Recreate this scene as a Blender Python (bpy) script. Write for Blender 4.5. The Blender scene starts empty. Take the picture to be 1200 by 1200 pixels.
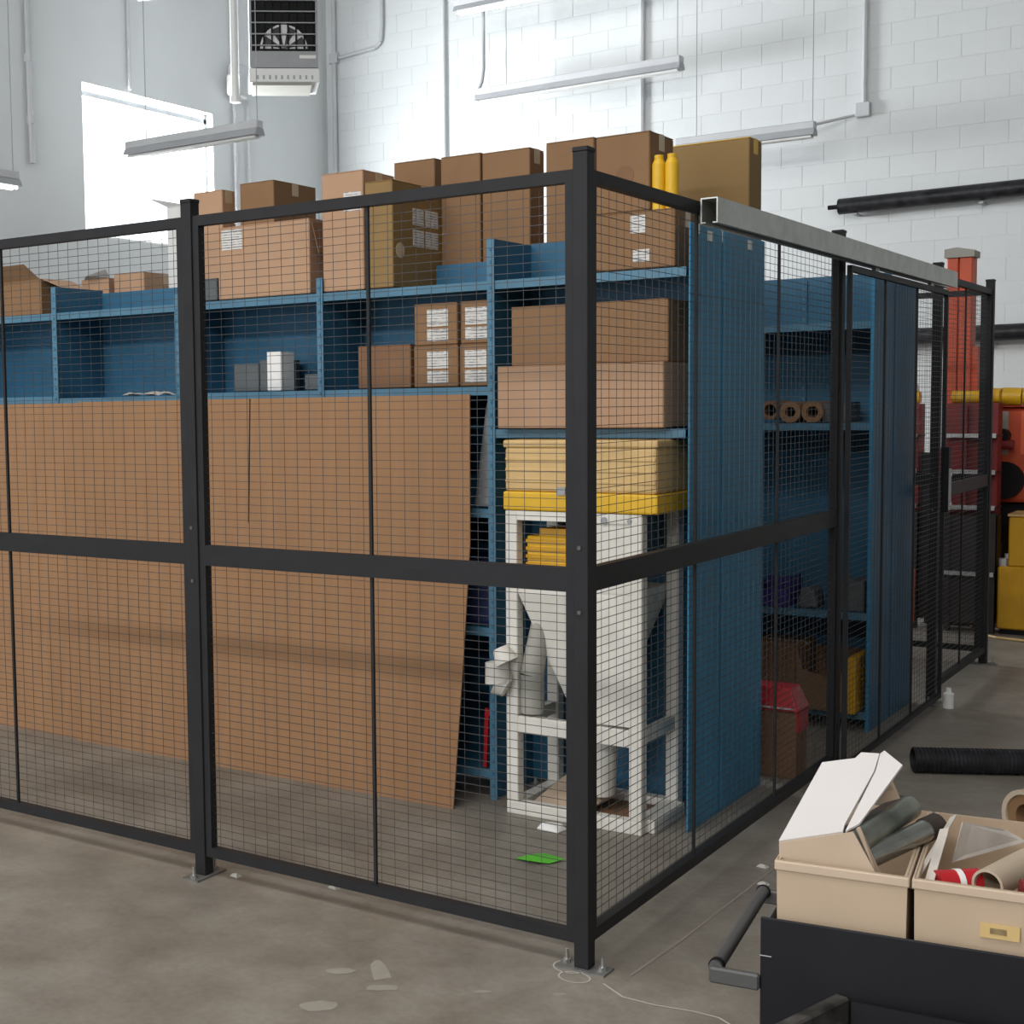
import bpy, bmesh, math, random
from mathutils import Vector, Matrix
random.seed(7)
R = math.radians
scene = bpy.context.scene
C = scene.collection

# ------------------------------------------------------------------ camera
def make_camera():
    f, yaw, pit, rol = 1621.0, 0.6239, 0.0760, -0.0146
    fw = Vector((-math.sin(yaw)*math.cos(pit), math.cos(yaw)*math.cos(pit), -math.sin(pit)))
    r = Vector((math.cos(yaw), math.sin(yaw), 0)); u = r.cross(fw)
    r2 = r*math.cos(rol)+u*math.sin(rol); u2 = -r*math.sin(rol)+u*math.cos(rol)
    cam = bpy.data.cameras.new('camera'); co = bpy.data.objects.new('camera', cam); C.objects.link(co)
    m = Matrix((r2, u2, -fw)).transposed().to_4x4(); m.translation = (1.684, -3.4885, 1.5986)
    co.matrix_world = m
    cam.sensor_width = 36; cam.sensor_fit = 'HORIZONTAL'; cam.lens = f/1200*36
    cam.shift_x = 200/1200
    cam.clip_start = 0.05; cam.clip_end = 200
    scene.camera = co
make_camera()

# ------------------------------------------------------------------ world, lights, exposure
w = bpy.data.worlds.new('world'); scene.world = w; w.use_nodes = True
w.node_tree.nodes['Background'].inputs[0].default_value = (0.86, 0.93, 1.0, 1)
w.node_tree.nodes['Background'].inputs[1].default_value = 3.0
scene.view_settings.view_transform = 'Standard'; scene.view_settings.look = 'None'
scene.view_settings.gamma = 1; scene.view_settings.use_curve_mapping = False
scene.view_settings.exposure = 0.0

def area(name, loc, direction, sx, sy, power, col=(1, 1, 1)):
    l = bpy.data.lights.new(name, 'AREA'); l.shape = 'RECTANGLE'; l.size = sx; l.size_y = sy
    l.energy = power; l.color = col
    o = bpy.data.objects.new(name, l); C.objects.link(o); o.location = loc
    o.rotation_euler = Vector(direction).to_track_quat('-Z', 'Y').to_euler()
    return o
area('daylight_clerestory', (-.2, -12.62, 7.15), (0, 1, 0), 13.6, 0.6, 775, (1.0, 0.97, 0.93))
area('daylight_dock_door', (-4.0, -12.6, 2.1), (0, 1, 0), 4.2, 4.0, 170, (0.80, 0.90, 1.0))
area('daylight_window', (-8.52, 7.12, 4.02), (1, 0, 0), 1.86, 1.44, 510, (0.93, 0.97, 1.0))

area('added_top_light', (-2.0, -4.0, 8.18), (0, 0, -1), 9.0, 2.4, 430, (1.0, .98, .95))  # added overhead fill to brighten the floor; the ceiling has no opening here

# ------------------------------------------------------------------ materials
M = {}
def mat(name, col, rough=.6, metal=0.0, var=.08, scale=6.0, bump=0.0, bscale=60, stretch=None, col2=None, spec=.5):
    m = bpy.data.materials.new(name); m.use_nodes = True
    nt = m.node_tree; b = nt.nodes['Principled BSDF']
    b.inputs['Roughness'].default_value = rough; b.inputs['Metallic'].default_value = metal
    b.inputs['Specular IOR Level'].default_value = spec
    tc = nt.nodes.new('ShaderNodeTexCoord'); mp = nt.nodes.new('ShaderNodeMapping')
    nt.links.new(tc.outputs['Object'], mp.inputs[0])
    if stretch: mp.inputs['Scale'].default_value = stretch
    n = nt.nodes.new('ShaderNodeTexNoise'); n.inputs['Scale'].default_value = scale; n.inputs['Detail'].default_value = 5
    nt.links.new(mp.outputs[0], n.inputs['Vector'])
    rp = nt.nodes.new('ShaderNodeValToRGB')
    a = [max(0, c*(1-var)) for c in col]; c2 = col2 or [min(1, c*(1+var)) for c in col]
    rp.color_ramp.elements[0].position = .3; rp.color_ramp.elements[1].position = .7
    rp.color_ramp.elements[0].color = (*a, 1); rp.color_ramp.elements[1].color = (*c2, 1)
    nt.links.new(n.outputs['Fac'], rp.inputs[0]); nt.links.new(rp.outputs[0], b.inputs['Base Color'])
    if bump:
        n2 = nt.nodes.new('ShaderNodeTexNoise'); n2.inputs['Scale'].default_value = bscale; n2.inputs['Detail'].default_value = 4
        nt.links.new(mp.outputs[0], n2.inputs['Vector'])
        bp = nt.nodes.new('ShaderNodeBump'); bp.inputs['Strength'].default_value = bump; bp.inputs['Distance'].default_value = .01
        nt.links.new(n2.outputs['Fac'], bp.inputs['Height']); nt.links.new(bp.outputs[0], b.inputs['Normal'])
    M[name] = m
    return m

mat('wall_paint', (.705, .73, .735), .55, var=.03, scale=1.2, bump=.12, bscale=45)
mat('ceiling_paint', (.55, .56, .56), .8, var=.03)
mat('wall_grey', (.40, .41, .41), .7, var=.04)
mat('charcoal', (.024, .024, .026), .5, .0, var=.1, scale=9, spec=.15)
mat('wire', (.055, .055, .058), .42, .3, var=.1, spec=.35)
mat('galv', (.50, .51, .48), .42, .75, var=.12, scale=14)
mat('plate', (.22, .22, .21), .45, .5, var=.2, scale=25)
mat('steel', (.55, .55, .54), .35, .9, var=.1, scale=30)
mat('shelf_blue', (.034, .125, .215), .45, .0, var=.12, scale=4, spec=.3)
mat('shelf_blue_pale', (.075, .185, .275), .42, .0, var=.1, scale=6, spec=.4)
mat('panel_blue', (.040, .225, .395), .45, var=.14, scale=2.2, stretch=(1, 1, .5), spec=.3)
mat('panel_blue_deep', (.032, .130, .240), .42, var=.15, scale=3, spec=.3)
mat('carton', (.225, .122, .056), .8, var=.07, scale=5)
mat('carton_pale', (.42, .255, .155), .8, var=.06, scale=5)
mat('carton_dark', (.20, .10, .048), .8, var=.1, scale=5)
mat('carton_gold', (.24, .145, .050), .75, var=.08, scale=4)
mat('carton_inside', (.20, .10, .055), .85, var=.1)
mat('cardboard', (.310, .165, .079), .82, var=.06, scale=3.0, stretch=(8, 1, .6), bump=.06, bscale=90)
mat('tape', (.55, .42, .28), .28, var=.05)
mat('paper', (.80, .79, .77), .6, var=.03)
mat('white_carton', (.62, .61, .60), .7, var=.04)
mat('white_paint', (.72, .69, .63), .5, var=.08, scale=8)
mat('white_gloss', (.80, .80, .78), .35, var=.03)
mat('grey_paint', (.33, .34, .35), .45, var=.05)
mat('fixture_grey', (.58, .59, .61), .5, var=.04)  # both fixture greys are lightened to hold window glare in their colour
mat('fixture_dark', (.38, .39, .41), .5, var=.05)
mat('black', (.008, .008, .009), .55, var=.2, spec=.2)
mat('black_wrap', (.008, .008, .010), .4, var=.4, scale=12, col2=(.035, .035, .04), bump=.5, bscale=20, spec=.3)
mat('handle_grey', (.085, .085, .085), .5, var=.1)
mat('yellow', (.72, .42, .014), .45, var=.08, scale=7)
mat('yellow_dull', (.60, .31, .010), .5, var=.12, scale=6)
mat('cream_yellow', (.60, .40, .165), .5, var=.1, scale=7)
mat('orange', (.60, .085, .028), .5, var=.12, scale=5)
mat('orange_bright', (.80, .14, .045), .5, var=.06)
mat('red_dark', (.22, .020, .022), .5, var=.2, scale=5)
mat('red', (.45, .012, .018), .4, var=.1)
mat('cap_grey', (.36, .35, .31), .6, var=.06)
mat('cart_black', (.015, .015, .018), .55, var=.2, scale=4, spec=.2)
mat('bin_cream', (.52, .395, .28), .5, var=.05, scale=6)
mat('bin_rim', (.58, .45, .335), .45, var=.04)
mat('board_white', (.68, .64, .625), .55, var=.02)
mat('board_tan', (.55, .42, .31), .75, var=.05)
mat('pipe_green', (.20, .215, .185), .3, .6, var=.3, scale=14, col2=(.36, .37, .32))
mat('pipe_steel', (.33, .34, .31), .22, .8, var=.25, scale=10, col2=(.58, .59, .55))
mat('pipe_dark', (.05, .035, .028), .6, var=.3)
mat('tube_card', (.50, .40, .30), .7, var=.08)
mat('foil', (.45, .45, .47), .3, .5, var=.2)
mat('plastic_clear', (.55, .50, .45), .35, var=.2, scale=10)
mat('grey_plastic', (.085, .095, .10), .5, var=.1)
mat('navy', (.014, .020, .070), .55, var=.2)
mat('purple', (.035, .028, .17), .5, var=.2)
mat('green_bright', (.10, .52, .03), .55, var=.1)
mat('chalk', (.50, .47, .43), .9, var=.1)
mat('chalk_pink', (.27, .225, .205), .9, var=.1)
mat('floor_patch', (.315, .29, .245), .7, var=.08, scale=20)
mat('label_yellow', (.62, .44, .19), .5, var=.06)
mat('label_print', (.26, .19, .09), .5, var=.3, scale=60)
mat('rack_dark', (.035, .030, .032), .5, var=.2)
mat('silver', (.60, .60, .60), .4, .3, var=.1)
mat('worn', (.028, .025, .023), .45, var=.3, scale=26, col2=(.10, .095, .088))

def floor_mat():
    m = bpy.data.materials.new('floor_concrete'); m.use_nodes = True; nt = m.node_tree; b = nt.nodes['Principled BSDF']
    tc = nt.nodes.new('ShaderNodeTexCoord')
    def noise(s, d=6, rgh=.6):
        n = nt.nodes.new('ShaderNodeTexNoise'); n.inputs['Scale'].default_value = s; n.inputs['Detail'].default_value = d
        n.inputs['Roughness'].default_value = rgh; nt.links.new(tc.outputs['Object'], n.inputs['Vector']); return n
    def ramp(n, p0, c0, p1, c1):
        r = nt.nodes.new('ShaderNodeValToRGB'); e = r.color_ramp.elements
        e[0].position = p0; e[0].color = (*c0, 1); e[1].position = p1; e[1].color = (*c1, 1)
        nt.links.new(n.outputs['Fac'], r.inputs[0]); return r
    a = ramp(noise(1.1, 8), .32, (.215, .190, .158), .68, (.290, .262, .225))
    c = ramp(noise(4.2, 6), .35, (.80, .78, .76), .62, (1.05, 1.05, 1.05))
    d = ramp(noise(38, 3), .40, (.93, .93, .93), .6, (1.03, 1.03, 1.03))
    mx = nt.nodes.new('ShaderNodeMixRGB'); mx.blend_type = 'MULTIPLY'; mx.inputs[0].default_value = 1
    nt.links.new(a.outputs[0], mx.inputs[1]); nt.links.new(c.outputs[0], mx.inputs[2])
    my = nt.nodes.new('ShaderNodeMixRGB'); my.blend_type = 'MULTIPLY'; my.inputs[0].default_value = 1
    nt.links.new(mx.outputs[0], my.inputs[1]); nt.links.new(d.outputs[0], my.inputs[2])
    nt.links.new(my.outputs[0], b.inputs['Base Color'])
    rr = ramp(noise(2.3), .3, (.38, .38, .38), .7, (.62, .62, .62)); nt.links.new(rr.outputs[0], b.inputs['Roughness'])
    bp = nt.nodes.new('ShaderNodeBump'); bp.inputs['Strength'].default_value = .08; bp.inputs['Distance'].default_value = .01
    nt.links.new(noise(60).outputs['Fac'], bp.inputs['Height']); nt.links.new(bp.outputs[0], b.inputs['Normal'])
    M['floor'] = m
floor_mat()

def glass_mat():
    m = bpy.data.materials.new('window_glass'); m.use_nodes = True; nt = m.node_tree; nt.nodes.clear()
    o = nt.nodes.new('ShaderNodeOutputMaterial'); mx = nt.nodes.new('ShaderNodeMixShader'); mx.inputs[0].default_value = .06
    t = nt.nodes.new('ShaderNodeBsdfTransparent'); g = nt.nodes.new('ShaderNodeBsdfGlossy'); g.inputs['Roughness'].default_value = .05
    nt.links.new(t.outputs[0], mx.inputs[1]); nt.links.new(g.outputs[0], mx.inputs[2]); nt.links.new(mx.outputs[0], o.inputs[0])
    M['glass'] = m
glass_mat()
def emit_mat(name, col, s):
    m = bpy.data.materials.new(name); m.use_nodes = True; b = m.node_tree.nodes['Principled BSDF']
    b.inputs['Base Color'].default_value = (*col, 1); b.inputs['Emission Color'].default_value = (*col, 1)
    b.inputs['Emission Strength'].default_value = s; M[name] = m
emit_mat('lamp_on', (1, .98, .95), 6.0)
def print_mat():   # shipping label: white paper with rows of grey print
    m = mat('label', (.62, .61, .60), .6); nt = m.node_tree; b = nt.nodes['Principled BSDF']
    wv = nt.nodes.new('ShaderNodeTexWave'); wv.bands_direction = 'Z'; wv.inputs['Scale'].default_value = 28; wv.inputs['Distortion'].default_value = 1.5
    n = nt.nodes.new('ShaderNodeTexNoise'); n.inputs['Scale'].default_value = 45
    tc = nt.nodes.new('ShaderNodeTexCoord'); nt.links.new(tc.outputs['Object'], wv.inputs['Vector']); nt.links.new(tc.outputs['Object'], n.inputs['Vector'])
    mu = nt.nodes.new('ShaderNodeMath'); mu.operation = 'MULTIPLY'; nt.links.new(wv.outputs['Fac'], mu.inputs[0]); nt.links.new(n.outputs['Fac'], mu.inputs[1])
    rp = nt.nodes.new('ShaderNodeValToRGB'); rp.color_ramp.elements[0].position = .30; rp.color_ramp.elements[0].color = (.62, .60, .57, 1)
    rp.color_ramp.elements[1].position = .48; rp.color_ramp.elements[1].color = (.22, .22, .23, 1)
    nt.links.new(mu.outputs[0], rp.inputs[0]); nt.links.new(rp.outputs[0], b.inputs['Base Color'])
print_mat()

# ------------------------------------------------------------------ mesh helpers
class MB:
    def __init__(s): s.v = []; s.f = []
    def add(s, vs, fs):
        o = len(s.v); s.v += [tuple(p) for p in vs]; s.f += [tuple(i+o for i in f) for f in fs]; return s
    def box(s, x0, x1, y0, y1, z0, z1):
        return s.add([(x0,y0,z0),(x1,y0,z0),(x1,y1,z0),(x0,y1,z0),(x0,y0,z1),(x1,y0,z1),(x1,y1,z1),(x0,y1,z1)],
                     [(3,2,1,0),(4,5,6,7),(0,1,5,4),(1,2,6,5),(2,3,7,6),(3,0,4,7)])
    def hexa(s, b, t):   # bottom 4, top 4 counter-clockwise from above
        return s.add(list(b)+list(t), [(3,2,1,0),(4,5,6,7),(0,1,5,4),(1,2,6,5),(2,3,7,6),(3,0,4,7)])
    def cyl(s, p, q, r, n=12, r2=None, cap=True):
        p = Vector(p); q = Vector(q); d = (q-p).normalized()
        a = d.orthogonal().normalized(); b = d.cross(a); r2 = r if r2 is None else r2
        vs = [p+(a*math.cos(2*math.pi*i/n)+b*math.sin(2*math.pi*i/n))*r for i in range(n)]
        vs += [q+(a*math.cos(2*math.pi*i/n)+b*math.sin(2*math.pi*i/n))*r2 for i in range(n)]
        fs = [(i, (i+1) % n, n+(i+1) % n, n+i) for i in range(n)]
        if cap: fs += [tuple(range(n-1, -1, -1)), tuple(range(n, 2*n))]
        return s.add(vs, fs)
    def pipe(s, p, q, r, ri, n=20):      # hollow tube with open ends
        p = Vector(p); q = Vector(q); d = (q-p).normalized(); a = d.orthogonal().normalized(); b = d.cross(a)
        ring = lambda c, rr: [c+(a*math.cos(2*math.pi*i/n)+b*math.sin(2*math.pi*i/n))*rr for i in range(n)]
        vs = ring(p, r)+ring(q, r)+ring(q, ri)+ring(p, ri); fs = []
        for k in range(4):
            for i in range(n):
                j = (i+1) % n; k2 = (k+1) % 4
                fs.append((k*n+i, k*n+j, k2*n+j, k2*n+i))
        return s.add(vs, fs)
    def path(s, pts, r, n=8):
        for a, b in zip(pts[:-1], pts[1:]): s.cyl(a, b, r, n)
        return s
    def prism(s, poly, d):      # planar polygon (list of 3-D points) extruded by vector d
        n = len(poly); d = Vector(d); vs = [Vector(p) for p in poly]; vs += [p+d for p in vs]
        return s.add(vs, [tuple(range(n-1, -1, -1)), tuple(range(n, 2*n))]+[(i, (i+1) % n, n+(i+1) % n, n+i) for i in range(n)])
    def mesh(s, name, m, off=(0, 0, 0)):
        me = bpy.data.meshes.new(name)
        me.from_pydata([(x-off[0], y-off[1], z-off[2]) for x, y, z in s.v], [], s.f)
        bm = bmesh.new(); bm.from_mesh(me); bmesh.ops.recalc_face_normals(bm, faces=bm.faces); bm.to_mesh(me); bm.free()
        me.materials.append(M[m]); return me
    def build(s, name, m, parent=None, local=False, bevel=0, seg=1, smooth=False):
        off = (0, 0, 0)
        if parent is not None and not local:
            off = parent.matrix_world.translation if not parent.parent else parent.parent.location+parent.location
            off = WORLD(parent)
        me = s.mesh(name, m, off)
        o = bpy.data.objects.new(name, me); C.objects.link(o)
        if parent is not None: o.parent = parent
        if smooth:
            for p in me.polygons: p.use_smooth = True
            md = o.modifiers.new('edges', 'EDGE_SPLIT'); md.split_angle = R(40)
        if bevel:
            md = o.modifiers.new('bevel', 'BEVEL'); md.width = bevel; md.segments = seg; md.limit_method = 'ANGLE'
        return o
def WORLD(o):
    v = Vector((0, 0, 0))
    while o is not None: v += o.location; o = o.parent
    return v
def tag(o, label, cat, group=None):
    o['label'] = label; o['category'] = cat
    if group: o['group'] = group
    return o
def thing(name, loc, label, cat, group=None, rz=0):
    o = bpy.data.objects.new(name, None); C.objects.link(o); o.location = loc; o.rotation_euler = (0, 0, rz)
    o.empty_display_size = .1
    return tag(o, label, cat, group)
def struct(o): o['kind'] = 'structure'; return o
def copy_tree(o, parent=None):
    c = o.copy(); C.objects.link(c); c.parent = parent
    for ch in list(o.children): copy_tree(ch, c)
    return c
def bx(*a): return MB().box(*a)

# ------------------------------------------------------------------ the hall
WX, WY, CZ = -8.29, 10.2, 8.2
floor = struct(bx(WX-.3, 10, -13, WY+.3, -.2, 0).build('floor', 'floor'))
struct(bx(WX-.3, 10, -13, WY+.3, CZ, CZ+.15).build('ceiling', 'ceiling_paint'))
struct(bx(10, 10.2, -13, WY, 0, CZ).build('wall_right', 'wall_grey'))
m = MB()                                   # wall behind the camera: dock door opening and a clerestory strip
m.box(WX, -6.2, -12.8, -12.6, 0, 6.8).box(-1.8, 10, -12.8, -12.6, 0, 6.8).box(-6.2, -1.8, -12.8, -12.6, 4.2, 6.8)
m.box(WX, 10, -12.8, -12.6, 7.5, CZ).box(WX, -7.1, -12.8, -12.6, 6.8, 7.5).box(6.7, 10, -12.8, -12.6, 6.8, 7.5)
struct(m.build('wall_front', 'wall_grey'))
WY0, WY1, WZ0, WZ1 = 6.17, 8.09, 3.30, 4.77
m = MB().box(WX-.3, WX, -12.8, WY0, 0, CZ).box(WX-.3, WX, WY1, WY+.3, 0, CZ)
m.box(WX-.3, WX, WY0, WY1, 0, WZ0).box(WX-.3, WX, WY0, WY1, WZ1, CZ)
wall_left = struct(m.build('wall_left', 'wall_paint'))
wall_back = struct(bx(WX-.3, 10, WY, WY+.3, 0, CZ).build('wall_back', 'wall_paint'))
# painted concrete blocks of the back wall, each proud of its joints
BW, BH = .4064, .2032
me = bx(-.2012, .2012, -.0035, .0, -.0996, .0996).mesh('block', 'wall_paint')
rest = MB(); cand = []
for row in range(1, 38):
    z = row*BH+.1
    for col in range(0, 32):
        x = WX+.2+col*BW+(.5*BW if row % 2 else 0)
        if x > 4.5 or z > 7.6: continue
        cand.append((x, z, row))
inview = [c for c in cand if 3.0 < c[1] < 6.4 and c[0] < -.4]
inview.sort(key=lambda c: abs(c[0]+4.2)*.7+abs(c[1]-4.6))
pick = set(inview[:300])
for c in cand:
    if c in pick:
        o = bpy.data.objects.new('concrete_block', me); C.objects.link(o); o.parent = wall_back; o.location = (c[0], WY, c[1])
        md = o.modifiers.new('bevel', 'BEVEL'); md.width = .003; md.segments = 1
    else:
        rest.box(c[0]-.2012, c[0]+.2012, WY-.0035, WY, c[1]-.0996, c[1]+.0996)
o = rest.build('concrete_block_rest', 'wall_paint', wall_back); o['kind'] = 'stuff'

win = thing('window_1', (WX, (WY0+WY1)/2, WZ0), 'x', 'x'); del win['label']; del win['category']; struct(win)
m = MB(); xw = WX-.12
m.box(xw-.03, xw+.03, WY0, WY1, WZ1-.10, WZ1-.05)
m.box(xw-.03, xw+.03, WY0, WY1, WZ0, WZ0+.04).box(xw-.03, xw+.03, WY0, WY0+.04, WZ0, WZ1).box(xw-.03, xw+.03, WY1-.04, WY1, WZ0, WZ1)
m.build('window_frame', 'grey_paint', win)
bx(xw-.005, xw+.005, WY0+.04, WY1-.04, WZ0+.04, WZ1-.10).build('window_pane', 'glass', win)
bx(WX-.29, WX+.0, WY0, WY1, WZ0-.0, WZ0+.012).build('window_sill', 'white_gloss', win)

# chalk lines, paint patches on the floor
def strip(pts, wd, z=.0015):
    m = MB()
    for (x0, y0), (x1, y1) in zip(pts[:-1], pts[1:]):
        d = Vector((x1-x0, y1-y0, 0)).normalized(); nrm = Vector((-d.y, d.x, 0))*wd/2
        a = Vector((x0, y0, z)); b = Vector((x1, y1, z))
        m.add([a-nrm, b-nrm, b+nrm, a+nrm], [(0, 1, 2, 3)])
    return m
strip([(.13, .02), (.15, .35), (.16, .75), (.17, 1.2), (.18, 1.7)], .008).build('chalk_line', 'chalk_pink', floor)
strip([(.09, -.07), (.17, -.12), (.26, -.12), (.36, -.10), (.43, -.10), (.50, -.14), (.56, -.14)], .006).build('chalk_line', 'chalk', floor)
def ring(cx, cy, rx, ry, wd, name):
    n = 28; p = [(cx+rx*math.cos(6.2832*i/n), cy+ry*math.sin(6.2832*i/n)) for i in range(n+1)]
    strip(p, wd).build(name, 'chalk', floor)
ring(-.035, -.015, .050, .045, .005, 'chalk_ring'); ring(.005, -.075, .045, .035, .005, 'chalk_ring')
for k, (cx, cy, rx, ry) in enumerate([(-.475, -.335, .035, .085), (-.56, -.40, .05, .03), (-.40, -.43, .05, .025), (-.48, -.62, .06, .035), (-.16, -.30, .03, .012), (.02, -.20, .025, .010)]):
    n = 9; pts = []
    for i in range(n):
        a = 6.2832*i/n+random.uniform(-.2, .2); q = random.uniform(.65, 1.1)
        ca, sa = rx*q*math.cos(a), ry*q*math.sin(a)
        pts.append((cx+ca*.8-sa*.6, cy+ca*.6+sa*.8, .001))
    MB().add(pts, [tuple(range(n))]).build('paint_patch', 'floor_patch', floor)

# ------------------------------------------------------------------ wire mesh partition
PW = .0225
def post(x, y, label, along='y', h=2.29):
    t = thing('fence_post', (x, y, 0), label, 'fence post', 'charcoal fence posts of the cage')
    tube = bx(x-PW, x+PW, y-PW, y+PW, .006, h-.012).build('tube', 'charcoal', t, bevel=.003, seg=2)
    bx(x-PW-.002, x+PW+.002, y-PW-.002, y+PW+.002, h-.014, h).build('post_cap', 'charcoal', t, bevel=.003)
    if along == 'y': bx(x-.035, x+.035, y-.075, y+.075, 0, .006).build('base_plate', 'plate', t); bp = [(x, y-.055), (x, y+.055)]
    else: bx(x-.075, x+.075, y-.035, y+.035, 0, .006).build('base_plate', 'plate', t); bp = [(x-.055, y), (x+.055, y)]
    for a, b in bp:
        bo = MB().cyl((a, b, .006), (a, b, .016), .011, 6).cyl((a, b, .016), (a, b, .045), .005, 8).build('anchor_bolt', 'steel', t)
    for z in (1.02, 1.20):
        MB().cyl((x-.003, y-PW-.004, z), (x-.003, y-PW+.001, z), .006, 8).build('bolt_head', 'handle_grey', t)
    return t
post(0, 0, 'charcoal corner fence post nearest the camera where the two mesh sides meet', 'x')
post(-1.429, 0, 'charcoal fence post left of the corner in front of the big cardboard sheet', 'y')
post(-3.31, 0, 'charcoal fence post at the far left end of the front mesh', 'y')
post(0, 2.375, 'charcoal fence post beside the sliding gate, next after the blue end panel', 'y')
post(0, 4.119, 'charcoal fence post carrying the gate lock near the white bottle', 'y')
post(0, 5.433, 'charcoal fence post at the far back corner beside the yellow cabinet', 'x')
post(-1.95, 5.433, 'charcoal fence post on the rear mesh behind the second shelving row', 'x')

Z0, Z1, Z2 = .073, 1.108, 2.233
def panel(name, ax, c, a0, a1, z0, z1, rods, label, group, sw=.026, thick=.03, wire_off=.004, br=None, FR=.034):
    """framed welded mesh panel; ax='x': runs along X at Y=c, ax='y': runs along Y at X=c"""
    def b(m, s0, s1, d0, d1, q0, q1):
        if ax == 'x': m.box(s0, s1, c+d0, c+d1, q0, q1)
        else: m.box(c-d1, c-d0, s0, s1, q0, q1)
        return m
    loc = ((a0+a1)/2, c, z0) if ax == 'x' else (c, (a0+a1)/2, z0)
    t = thing(name, loc, label, 'fence panel', group)
    h = thick/2; br = br or FR
    b(MB(), a0, a1, -h, h, z1-FR, z1).build('top_rail', 'charcoal', t)
    b(MB(), a0, a1, -h, h, z0, z0+br).build('bottom_rail', 'charcoal', t)
    b(MB(), a0, a0+sw, -h, h, z0+br, z1-FR).build('stile', 'charcoal', t)
    b(MB(), a1-sw, a1, -h, h, z0+br, z1-FR).build('stile', 'charcoal', t)
    for r in rods: b(MB(), r-.005, r+.005, -.005, .004, z0+br, z1-FR).build('stiffener', 'charcoal', t)
    hw, vw = .00085, .00058
    m = MB(); z = z0+br+.0127
    while z < z1-FR-.004:
        b(m, a0+.02, a1-.02, wire_off-hw, wire_off+hw, z-hw, z+hw); z += .0254
    s = a0+.05
    while s < a1-.03:
        b(m, s-vw, s+vw, wire_off+hw, wire_off+hw+2*vw, z0+br-.004, z1-FR+.004); s += .0508
    o = m.build('wire_mesh', 'wire', t); o['kind'] = 'stuff'
    return t
G = 'mesh panels of the cage fence'
g = PW
panel('mesh_panel', 'x', 0, -1.429+g, -g, Z0, Z1, [-.714], 'lower mesh panel right of the left post, before the cardboard sheet', G)
panel('mesh_panel', 'x', 0, -1.429+g, -g, Z1, Z2, [-.714], 'upper mesh panel left of the corner post, before the cartons', G)
panel('mesh_panel', 'x', 0, -3.31+g, -1.429-g, Z0, Z1, [-2.369], 'lower mesh panel at the left edge of the picture', G)
panel('mesh_panel', 'x', 0, -3.31+g, -1.429-g, Z1, Z2, [-2.369], 'upper mesh panel at the left edge, below the window', G)
panel('mesh_panel', 'y', 0, g, 2.375-g, Z0, Z1, [.8165, 1.626], 'lower mesh panel right of the corner post before the blue end panel', G)
panel('mesh_panel', 'y', 0, g, 2.375-g, Z1, Z2, [.8165, 1.626], 'upper mesh panel right of the corner post below the gate track', G)
panel('mesh_panel', 'y', 0, 4.119+g, 5.433-g, Z0, Z1, [4.776], 'lower mesh panel between the lock post and the far corner post', G)
panel('mesh_panel', 'y', 0, 4.119+g, 5.433-g, Z1, Z2, [4.776], 'upper mesh panel between the lock post and the far corner post', G)
panel('mesh_panel', 'x', 5.433, -1.95+g, -g, Z0, Z1, [-.97], 'lower mesh panel closing the back of the cage before the orange rack', G)
panel('mesh_panel', 'x', 5.433, -1.95+g, -g, Z1, Z2, [-.97], 'upper mesh panel closing the back of the cage before the orange column', G)
# sliding gate and its track
gate = panel('sliding_gate', 'y', .048, 2.36, 4.09, .045, 2.145, [2.914, 3.485], 'tall sliding mesh gate hanging below the grey track', None, br=.022, FR=.026, sw=.014, thick=.02)
gate['category'] = 'gate'
lk = bx(.064, .094, 3.985, 4.045, 1.02, 1.35).build('lock_box', 'black', gate, bevel=.004)
bx(.094, .099, 3.995, 4.035, 1.03, 1.24).build('lock_plate', 'grey_paint', lk)
MB().cyl((.099, 4.015, 1.06), (.104, 4.015, 1.06), .010, 10).cyl((.099, 4.015, 1.21), (.104, 4.015, 1.21), .010, 10).build('screw', 'steel', lk)
for yy in (2.75, 3.75): MB().box(.040, .056, yy-.03, yy+.03, 2.140, 2.19).build('hanger', 'galv', gate)
tr = thing('gate_track', (.05, 2.45, 2.15), 'long grey steel track along the top of the right mesh side', 'track')
MB().box(.076, .080, .79, 4.18, 2.160, 2.240).box(.024, .028, .79, 4.18, 2.160, 2.240).box(.028, .076, .79, 4.18, 2.236, 2.240)\
    .box(.028, .040, .79, 4.18, 2.160, 2.164).box(.064, .076, .79, 4.18, 2.160, 2.164).build('channel', 'galv', tr)
for yy in (1.2, 2.375, 3.3, 4.119): bx(.0225, .026, yy-.03, yy+.03, 2.17, 2.25).build('bracket', 'charcoal', tr)

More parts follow.
